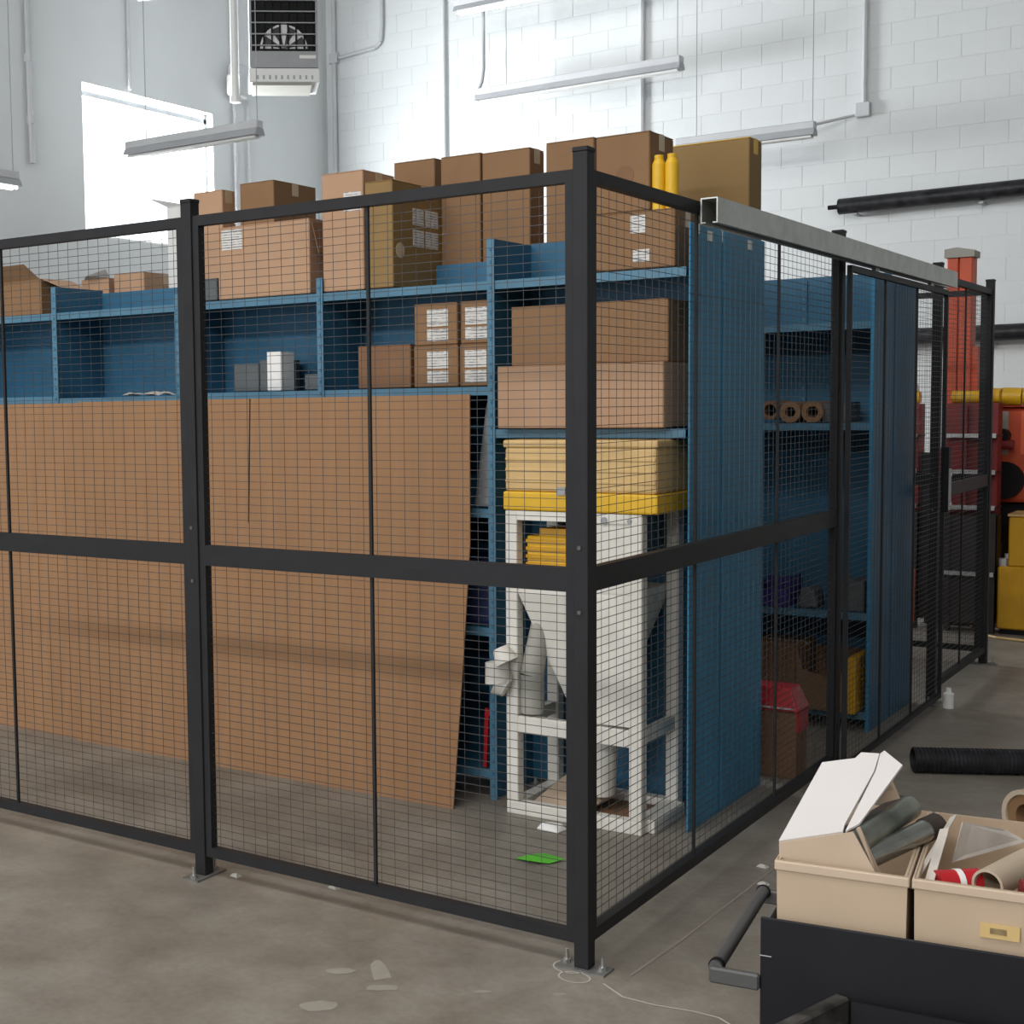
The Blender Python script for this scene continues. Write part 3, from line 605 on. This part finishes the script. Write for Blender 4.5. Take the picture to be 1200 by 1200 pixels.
t = thing('white_bag', (-.72, 6.70, 1.647), 'small white plastic bag on the left yellow roll', 'bag')
MB().hexa([(-.78, 6.67, 1.6475), (-.69, 6.67, 1.6475), (-.69, 6.76, 1.6475), (-.78, 6.76, 1.6475)], [(-.75, 6.69, 1.70), (-.70, 6.69, 1.71), (-.70, 6.74, 1.71), (-.75, 6.74, 1.70)]).build('bag_body', 'white_gloss', t, bevel=.012, seg=2)
om = thing('orange_machine', (.1, 7.3, 0), 'orange engine driven machine with a black muffler at the right edge', 'machine')
bx(-.33, .55, 7.05, 7.7, .86, 1.53).build('hood', 'orange', om, bevel=.03, seg=2)
for k in range(3): bx(-.25+k*.16, -.17+k*.16, 7.035, 7.05, 1.20, 1.50).build('cover_panel', 'orange_bright' if k % 2 else 'cap_grey', om)
bx(-.32, -.235, 6.97, 7.04, .80, 1.12).build('tank', 'orange_bright', om, bevel=.01)
bx(-.33, .55, 7.0, 7.65, .06, .85).build('engine_block', 'black', om, bevel=.02)
MB().cyl((-.19, 6.99, 1.02), (-.19, 7.05, 1.02), .13, 20).build('muffler', 'black', om, smooth=True)
MB().cyl((-.27, 6.95, 1.27), (-.12, 6.95, 1.27), .035, 12).build('handle_grip', 'red_dark', om); MB().cyl((-.20, 6.93, 1.33), (-.20, 7.04, 1.33), .05, 14).build('air_filter', 'black', om)
for k in range(6): 
    xx = -.33+k*.13
    MB().cyl((xx, 7.0, 1.605), (xx+.12, 7.0, 1.600), .062, 12).build('padded_roll', 'yellow', om, smooth=True)
bx(-.33, .5, 7.0, 7.1, 1.53, 1.545).build('roll_shelf', 'orange', om)
bx(-.33, -.19, 6.92, 7.0, .10, .58).build('side_leg', 'red_dark', om); bx(-.335, -.27, 6.9, 6.99, .03, .11).build('foot', 'yellow_dull', om)
yb = thing('yellow_cabinet', (.1, 6.75, 0), 'yellow steel cabinet on the floor at the right edge', 'cabinet')
bx(-.145, .40, 6.62, 6.98, .035, .46).build('lower_body', 'yellow_dull', yb, bevel=.01); bx(-.085, .40, 6.64, 6.98, .46, .80).build('upper_body', 'yellow_dull', yb, bevel=.01)
bx(-.09, .40, 6.63, 6.99, .80, .815).build('top_plate', 'cream_yellow', yb); bx(-.13, .38, 6.64, 6.96, 0, .035).build('plinth', 'black', yb)
MB().cyl((-.12, 6.68, .46), (-.12, 6.68, .51), .028, 12).cyl((-.10, 6.72, .46), (-.10, 6.72, .54), .02, 10).build('valve', 'silver', yb)
t = tag(MB().path([(-.34, 6.80, .010), (-.29, 6.76, .012), (-.24, 6.62, .010), (-.19, 6.47, .010), (-.10, 6.40, .010), (.05, 6.36, .010), (.3, 6.33, .010)], .009, 8).build('yellow_hose', 'cream_yellow'), 'thin yellow hose on the floor in front of the yellow cabinet', 'hose')

# black wrapped bars on the back wall
for (xa, xb, za, zb, lab) in ((-2.21, 2.2, 3.415, 3.465, 'upper black wrapped roll hung on the far wall'), (-3.2, 2.2, 2.16, 2.19, 'lower black wrapped roll on the far wall behind the cage')):
    y = 10.05; t = thing('wrapped_roll', ((xa+xb)/2, y, za), lab, 'roll', 'black rolls on the far wall')
    MB().cyl((xa, y, za), (xb, y, zb), .074, 14).build('roll_body', 'black_wrap', t, smooth=True)
    MB().cyl((xa-.10, y, za), (xa, y, za), .022, 10).build('spindle', 'black', t)
    k = xa+.15
    while k < xb:
        bx(k-.02, k+.02, y-.03, WY-.012, za-.09, za-.074).build('bracket', 'grey_paint', t); k += 1.1

# ------------------------------------------------------------------ ceiling fittings
def strip_light(x0, x1, y, z, label, lit=False, ax='x', hang=True, wd=.11):
    L = x1-x0
    t = thing('strip_light', ((x0+x1)/2, y, z) if ax == 'x' else (y, (x0+x1)/2, z), label, 'light fixture', 'strip lights under the roof')
    def b(m, a0, a1, d0, d1, q0, q1):
        return m.box(a0, a1, y+d0, y+d1, q0, q1) if ax == 'x' else m.box(y+d0, y+d1, a0, a1, q0, q1)
    b(MB(), x0, x1, -wd/2, wd/2, z+.055, z+.125).build('housing', 'fixture_grey', t, bevel=.008)
    m = MB()
    if ax == 'x': m.hexa([(x0, y-wd*.75, z), (x1, y-wd*.75, z), (x1, y+wd*.75, z), (x0, y+wd*.75, z)], [(x0, y-wd*.5, z+.055), (x1, y-wd*.5, z+.055), (x1, y+wd*.5, z+.055), (x0, y+wd*.5, z+.055)])
    else: m.hexa([(y-wd*.75, x0, z), (y+wd*.75, x0, z), (y+wd*.75, x1, z), (y-wd*.75, x1, z)], [(y-wd*.5, x0, z+.055), (y+wd*.5, x0, z+.055), (y+wd*.5, x1, z+.055), (y-wd*.5, x1, z+.055)])
    m.build('reflector', 'fixture_dark', t)
    for d in (-.03, .03):
        p = ((x0+.03, y+d, z-.012), (x1-.03, y+d, z-.012)) if ax == 'x' else ((y+d, x0+.03, z-.012), (y+d, x1-.03, z-.012))
        MB().cyl(p[0], p[1], .013, 10).build('lamp_tube', 'lamp_on' if lit else 'white_gloss', t)
    if hang:
        for a in (x0+.15*L, x1-.02*L):
            p = (a, y, 0) if ax == 'x' else (y, a, 0)
            MB().cyl((p[0], p[1], z+.125), (p[0], p[1], CZ), .004, 6).build('suspension_wire', 'grey_paint', t)
    return t
F1 = strip_light(-5.86, -3.59, 9.6, 4.82, 'long unlit grey strip light nearest the middle of the far wall')
MB().path([(-5.88, 9.58, 4.86), (-5.80, 9.58, 5.02), (-5.78, 9.58, 5.15), (-5.78, 9.58, 8.2)], .018, 8).build('power_cable', 'grey_paint', F1)
strip_light(-6.0, -3.6, 9.4, 5.72, 'lit strip light at the top edge over the far wall', lit=True)
strip_light(-7.53, -5.95, 6.0, 3.95, 'strip light hanging in front of the bright window', wd=.09)
strip_light(2.6, 4.62, -7.5, 3.50, 'strip light with a bright tube at the left picture edge', lit=True, ax='y', wd=.09)
strip_light(-3.6, -2.27, 9.5, 4.01, 'pale strip light above the golden carton', wd=.09)

# gas unit heater, hung in the corner of the hall
hz = thing('unit_heater', (-6.18, 6.65, 4.52), 'hanging unit heater with dark louvered grille near the roof corner', 'heater', rz=.70)
Wd, Dp = .62, .50
MB().box(-Wd/2, Wd/2, .02, Dp, .155, 1.25).build('casing', 'fixture_grey', hz, local=True, bevel=.006)
MB().box(-Wd/2, Wd/2, 0, .03, .155, .30).build('front_panel', 'grey_paint', hz, local=True)
MB().box(-Wd/2, -Wd/2+.02, 0, .03, .30, 1.25).box(Wd/2-.02, Wd/2, 0, .03, .30, 1.25).build('grille_frame', 'grey_paint', hz, local=True)
bx(-Wd/2+.02, Wd/2-.02, .016, .022, .30, 1.25).build('grille_back', 'black', hz, local=True)
fan = MB().prism([(.215*math.cos(R(a)), .016, .325+.215*math.sin(R(a))) for a in range(0, 181, 12)], (0, -.003, 0)).build('fan_disc', 'silver', hz, local=True)
for k in range(4):
    a = .15+k*.80; MB().prism([(0, .010, .325), (.20*math.cos(a), .010, .325+.20*math.sin(a)), (.20*math.cos(a+.42), .010, .325+.20*math.sin(a+.42))], (0, .003, 0)).build('fan_blade', 'rack_dark', hz, local=True)
for k in range(9): MB().box(-Wd/2+.02, Wd/2-.02, -.015, .006, .345+k*.10, .354+k*.10).build('louver', 'grey_paint', hz, local=True)
for k in range(8): MB().box(-.26+k*.073, -.245+k*.073, -.005, .008, .30, 1.25).build('guard_bar', 'black', hz, local=True)
bx(.14, .29, -.003, 0, .235, .265).build('nameplate', 'paper', hz, local=True)
MB().box(-Wd/2-.01, Wd/2+.01, .0, Dp, .025, .150).build('burner_box', 'white_gloss', hz, local=True, bevel=.006)
for k in range(10): bx(-.25+k*.055, -.232+k*.055, -.003, .001, .05, .085).build('vent_slot', 'fixture_dark', hz, local=True)
bx(-Wd/2+.02, Wd/2-.06, .02, Dp-.05, .0, .025).build('drip_edge', 'cap_grey', hz, local=True)
for (a, d) in ((-.28, .08), (.28, .08), (-.28, .42), (.28, .42)): MB().cyl((a, d, 1.25), (a, d, CZ-4.52), .008, 6).build('suspension_rod', 'grey_paint', hz, local=True)
gp = thing('gas_pipe', (-6.52, 6.36, 4.45), 'white pipe dropping left of the hanging heater', 'pipe')
MB().cyl((-6.52, 6.36, 4.40), (-6.52, 6.36, 5.9), .038, 12).build('drop_leg', 'white_gloss', gp, smooth=True)
MB().cyl((-6.52, 6.36, 4.36), (-6.52, 6.36, 4.42), .05, 12).build('pipe_cap', 'white_gloss', gp)
MB().cyl((-6.52, 6.36, 5.36), (-7.35, 6.0, 5.36), .032, 10).build('branch', 'white_gloss', gp, smooth=True)
MB().cyl((-6.52, 6.36, 5.9), (-6.52, 6.36, CZ), .03, 10).build('riser', 'white_gloss', gp)

# conduits on the walls
def conduit(pts, r, label, boxes=(), m='fixture_grey'):
    t = thing('conduit', pts[0], label, 'conduit', 'wall conduits')
    MB().path(pts, r, 8).build('conduit_tube', m, t)
    for (p, s) in boxes: MB().box(p[0]-s, p[0]+s, p[1]-s*.5, p[1]+s*.5, p[2]-s, p[2]+s).build('junction_box', m, t, bevel=.005)
    return t
yb_ = WY-.04
conduit([(-8.15, yb_, 0), (-8.15, yb_, 8.1)], .028, 'conduit running down the far wall beside the room corner', [((-8.15, yb_, 5.73), .06)])
conduit([(-8.08, yb_, 5.73), (-7.55, yb_, 5.76), (-7.48, yb_, 5.82), (-7.46, yb_, 6.0), (-7.46, yb_, 8.1)], .022, 'bent conduit arching right of the room corner')
conduit([(-6.627, yb_, 2.2), (-6.627, yb_, 8.1)], .020, 'faint conduit down the brightest stretch of the far wall', m='wall_paint')
conduit([(-4.245, yb_, 2.2), (-4.245, yb_, 8.1)], .026, 'conduit passing behind the right part of the long strip light')
conduit([(-2.02, yb_, 4.31), (-2.02, yb_, 8.1)], .026, 'conduit dropping to a junction box right of the golden carton', [((-2.03, yb_, 4.31), .065)])
conduit([(-2.1, yb_, 4.27), (-2.7, yb_-.3, 4.14)], .014, 'short conduit from the junction box to the pale strip light')
xl = WX+.03
conduit([(xl, 5.49, 3.9), (xl, 5.48, 4.4), (xl, 5.46, 8.1)], .028, 'lumpy conduit on the left wall by the picture edge', [((xl, 5.48, 4.30), .04), ((xl, 5.47, 4.86), .04)])
conduit([(xl, 6.80, 4.80), (xl, 6.80, 8.1)], .018, 'thin conduit dropping to the top of the window')
dc = conduit([(xl, 8.43, 2.2), (xl, 8.43, 8.1)], .022, 'conduit with a grey switch box right of the window')
MB().box(xl-.02, xl+.12, 8.33, 8.53, 4.98, 5.34).build('switch_box', 'fixture_grey', dc, bevel=.02); MB().box(xl+.02, xl+.16, 8.26, 8.36, 4.99, 5.22).build('switch_cover', 'white_gloss', dc, bevel=.02)
conduit([(xl, 8.67, 2.2), (xl, 8.67, 5.0)], .014, 'faint thin conduit farther right of the window', m='wall_paint')

# ------------------------------------------------------------------ cart in the foreground, its own frame of axes
CA = .136
cart = thing('steel_cart', (.785, -.834, 0), 'black steel cart carrying two cream bins in the right foreground', 'cart', rz=CA)
W_, D_ = .95, .56
bx(0, W_, 0, .006, .12, .576).build('side_plate', 'cart_black', cart, local=True, bevel=.004)
bx(0, W_, D_-.006, D_, .12, .576).build('side_plate', 'cart_black', cart, local=True)
bx(0, .006, .006, D_-.006, .12, .54).build('end_plate', 'cart_black', cart, local=True); bx(W_-.006, W_, .006, D_-.006, .12, .576).build('end_plate', 'cart_black', cart, local=True)
bx(.006, W_-.006, .006, D_-.006, .44, .446).build('deck', 'cart_black', cart, local=True)
bx(.006, W_-.006, .006, D_-.006, .12, .126).build('lower_deck', 'cart_black', cart, local=True)
MB().box(0, .022, -.0015, 0, .497, .4985).build('edge_scratch', 'silver', cart, local=True)
for (a, b_) in ((.08, .08), (W_-.08, .08), (.08, D_-.08), (W_-.08, D_-.08)):
    c = MB().cyl((a, b_-.018, .055), (a, b_+.018, .055), .055, 18).build('wheel', 'black', cart, local=True, smooth=True)
    MB().box(a-.03, a+.03, b_-.026, b_-.02, .05, .12).box(a-.03, a+.03, b_+.02, b_+.026, .05, .12).build('caster_fork', 'galv', cart, local=True)
MB().cyl((-.088, .0, .455), (-.088, .50, .455), .014, 14).build('push_bar', 'handle_grey', cart, local=True, smooth=True)
for yy in (-.0, .50):
    MB().box(-.100, 0, yy-.008, yy+.008, .425, .458).build('handle_arm', 'handle_grey', cart, local=True, bevel=.004)
    MB().cyl((-.088, yy+(.008 if yy < .2 else -.012), .455), (-.088, yy+(.02 if yy < .2 else -.008), .455), .0165, 14).build('bar_collar', 'black', cart, local=True)

def bin_(x0, x1, y0, y1, z0, z1, label):
    t = thing('cream_bin', (0, 0, 0), label, 'bin', 'cream bins on the cart', rz=CA); t.location = (.785, -.834, 0)
    th = .006; tp = .003
    def wall(a, b_): return MB().hexa(a, b_)
    # tapered walls
    X0, X1, YA, YB = x0+tp, x1-tp, y0+tp, y1-tp
    MB().hexa([(X0, YA, z0), (X1, YA, z0), (X1, YA+th, z0), (X0, YA+th, z0)], [(x0, y0, z1), (x1, y0, z1), (x1, y0+th, z1), (x0, y0+th, z1)]).build('front_wall', 'bin_cream', t, local=True)
    MB().hexa([(X0, YB-th, z0), (X1, YB-th, z0), (X1, YB, z0), (X0, YB, z0)], [(x0, y1-th, z1), (x1, y1-th, z1), (x1, y1, z1), (x0, y1, z1)]).build('rear_wall', 'bin_cream', t, local=True)
    MB().hexa([(X0, YA+th, z0), (X0+th, YA+th, z0), (X0+th, YB-th, z0), (X0, YB-th, z0)], [(x0, y0+th, z1), (x0+th, y0+th, z1), (x0+th, y1-th, z1), (x0, y1-th, z1)]).build('side_wall', 'bin_cream', t, local=True)
    MB().hexa([(X1-th, YA+th, z0), (X1, YA+th, z0), (X1, YB-th, z0), (X1-th, YB-th, z0)], [(x1-th, y0+th, z1), (x1, y0+th, z1), (x1, y1-th, z1), (x1-th, y1-th, z1)]).build('side_wall', 'bin_cream', t, local=True)
    bx(X0, X1, YA, YB, z0, z0+.005).build('bin_floor', 'bin_cream', t, local=True)
    e = .004
    MB().box(x0-e, x1+e, y0-e, y0+.004, z1-.020, z1).box(x0-e, x1+e, y1-.004, y1+e, z1-.020, z1).box(x0-e, x0+.004, y0+.004, y1-.004, z1-.020, z1).box(x1-.004, x1+e, y0+.004, y1-.004, z1-.020, z1).build('rim', 'bin_rim', t, local=True, bevel=.003, seg=2)
    return t
ba = bin_(.026, .268, .024, .50, .4465, .688, 'left cream bin on the cart holding pipes and white board')
bb = bin_(.280, .60, .024, .50, .4465, .688, 'right cream bin on the cart with a yellow label')
MB().box(.395, .462, .0205, .0240, .595, .622).build('label_plate', 'label_yellow', bb, local=True)
MB().box(.412, .440, .0195, .0205, .604, .615).build('label_print', 'label_print', bb, local=True)

def ct(name, label, cat, group=None): return thing(name, (.785, -.834, 0), label, cat, group, rz=CA)
wbd = ct('white_board', 'folded white carton board sticking up from the left bin', 'board')
def slab(poly, th=.004): 
    p = [Vector(q) for q in poly]; nrm = (p[1]-p[0]).cross(p[2]-p[0]).normalized()*th
    return MB().prism(p, nrm)
slab([(.031, .05, .60), (.225, .05, .62), (.209, .05, .68), (.166, .05, .757), (.147, .05, .751), (.026, .05, .716)]).build('front_fold', 'board_tan', wbd, local=True)
slab([(.026, .05, .716), (.147, .05, .751), (.148, .067, .760), (.186, .20, .840), (.190, .245, .866), (.153, .26, .861), (.143, .246, .851), (.077, .25, .834)]).build('main_panel', 'board_white', wbd, local=True)
slab([(.152, .05, .7525), (.176, .064, .767), (.239, .204, .857), (.199, .254, .871), (.192, .245, .866), (.189, .20, .840)]).build('side_flap', 'board_white', wbd, local=True)
slab([(.172, .053, .762), (.178, .058, .765), (.220, .075, .66), (.214, .053, .66)]).build('corner_fold', 'board_tan', wbd, local=True)
slab([(.175, .30, .745), (.225, .30, .765), (.208, .30, .805), (.195, .29, .81)]).build('back_flap', 'board_tan', wbd, local=True)

t = ct('green_pipe', 'dull green pipe leaning in the left bin behind the steel one', 'pipe', 'pipes in the left bin')
MB().pipe((.150, .06, .715), (.242, .32, .742), .025, .020).build('pipe_wall', 'pipe_green', t, local=True, smooth=True)
t = ct('steel_pipe', 'shiny steel pipe in front with a dark threaded end in the left bin', 'pipe', 'pipes in the left bin')
MB().pipe((.165, .085, .682), (.278, .27, .712), .023, .018).build('pipe_wall', 'pipe_steel', t, local=True, smooth=True)
MB().pipe((.276, .268, .7115), (.297, .302, .717), .025, .018).build('thread_end', 'pipe_dark', t, local=True, smooth=True)
t = ct('dark_pipe', 'dark brown pipe fitting lowest in the left bin', 'pipe', 'pipes in the left bin')
MB().pipe((.13, .22, .69), (.215, .44, .712), .022, .016).build('pipe_wall', 'pipe_dark', t, local=True, smooth=True)
t = ct('plastic_film', 'clear film and flat strips standing between the two bins', 'plastic')
slab([(.266, .06, .655), (.276, .06, .655), (.334, .30, .742), (.322, .30, .735)], .003).build('film_strip', 'plastic_clear', t, local=True)
slab([(.292, .06, .655), (.309, .06, .660), (.326, .22, .735), (.309, .22, .730)], .003).build('film_strip', 'plastic_clear', t, local=True)
slab([(.33, .24, .66), (.46, .40, .675), (.42, .38, .700), (.345, .28, .735)], .003).build('film_sheet', 'plastic_clear', t, local=True)
slab([(.46, .44, .68), (.58, .45, .68), (.56, .44, .715), (.48, .43, .725)], .003).build('film_sheet', 'plastic_clear', t, local=True)
t = ct('red_roll', 'red and white wrapped roll in the right bin left of the tan tube', 'roll')
MB().cyl((.315, .09, .662), (.385, .13, .664), .026, 16).build('roll_body', 'red', t, local=True, smooth=True)
MB().cyl((.345, .107, .6629), (.355, .113, .6631), .027, 16).build('roll_band', 'paper', t, local=True, smooth=True)
t = ct('tan_tube', 'tan cardboard tube with open end in the right bin', 'tube')
MB().pipe((.403, .085, .674), (.47, .26, .674), .030, .025).build('tube_wall', 'tube_card', t, local=True, smooth=True)
t = ct('dark_red_roll', 'dark red roll at the right edge in the right bin', 'roll')
MB().cyl((.462, .06, .668), (.57, .085, .668), .033, 16).build('roll_body', 'red_dark', t, local=True, smooth=True)

# black worn tray in front of the cart
ft = thing('worn_tray', (.785, -.834, 0), 'black open steel tray with chipped rim at the bottom right', 'tray', rz=CA)
ft.location = Vector((.785, -.834, 0))
P = [(.172, -.012), (.060, -.270), (.60, -.36), (.70, -.05)]
def tray_wall(a, b_, th, z0, z1):
    a = Vector((*a, 0)); b_ = Vector((*b_, 0)); d = (b_-a).normalized(); nrm = Vector((-d.y, d.x, 0))*th
    return MB().hexa([a+Vector((0, 0, z0)), b_+Vector((0, 0, z0)), b_+nrm+Vector((0, 0, z0)), a+nrm+Vector((0, 0, z0))], [a+Vector((0, 0, z1)), b_+Vector((0, 0, z1)), b_+nrm+Vector((0, 0, z1)), a+nrm+Vector((0, 0, z1))])
tray_wall(P[0], P[1], -.030, 0, .448).build('left_rim', 'worn', ft, local=True, bevel=.004)
tray_wall((.176, -.020), (.70, -.045), -.004, 0, .445).build('rear_wall', 'cart_black', ft, local=True)
MB().box(.15, .64, -.30, -.06, .10, .106).build('tray_floor', 'black', ft, local=True)

# things lying on the floor beyond the cart
t = thing('black_tube', (.55, 2.82, 0), 'black ribbed tube lying on the floor behind the cart', 'tube')
m = MB(); a = Vector((.255, 2.66, .055)); b_ = Vector((1.15, 3.12, .055))
m.pipe(a, b_, .052, .046, 18); m.build('tube_wall', 'black_wrap', t, smooth=True)
m = MB(); d = b_-a
for k in range(60): m.pipe(a+d*((k+.2)/60), a+d*((k+.7)/60), .055, .051, 14)
o = m.build('rib', 'cart_black', t, smooth=True); o['kind'] = 'stuff'
t = thing('cardboard_core', (.89, 2.0, 0), 'large tan cardboard core with its open end at the right edge', 'tube')
MB().pipe((.823, 1.86, .10), (1.105, 2.35, .10), .098, .080, 28).build('core_wall', 'tube_card', t, smooth=True)
MB().pipe((.828, 1.868, .10), (1.105, 2.35, .10), .0795, .045, 24).build('core_liner', 'carton', t, smooth=True)
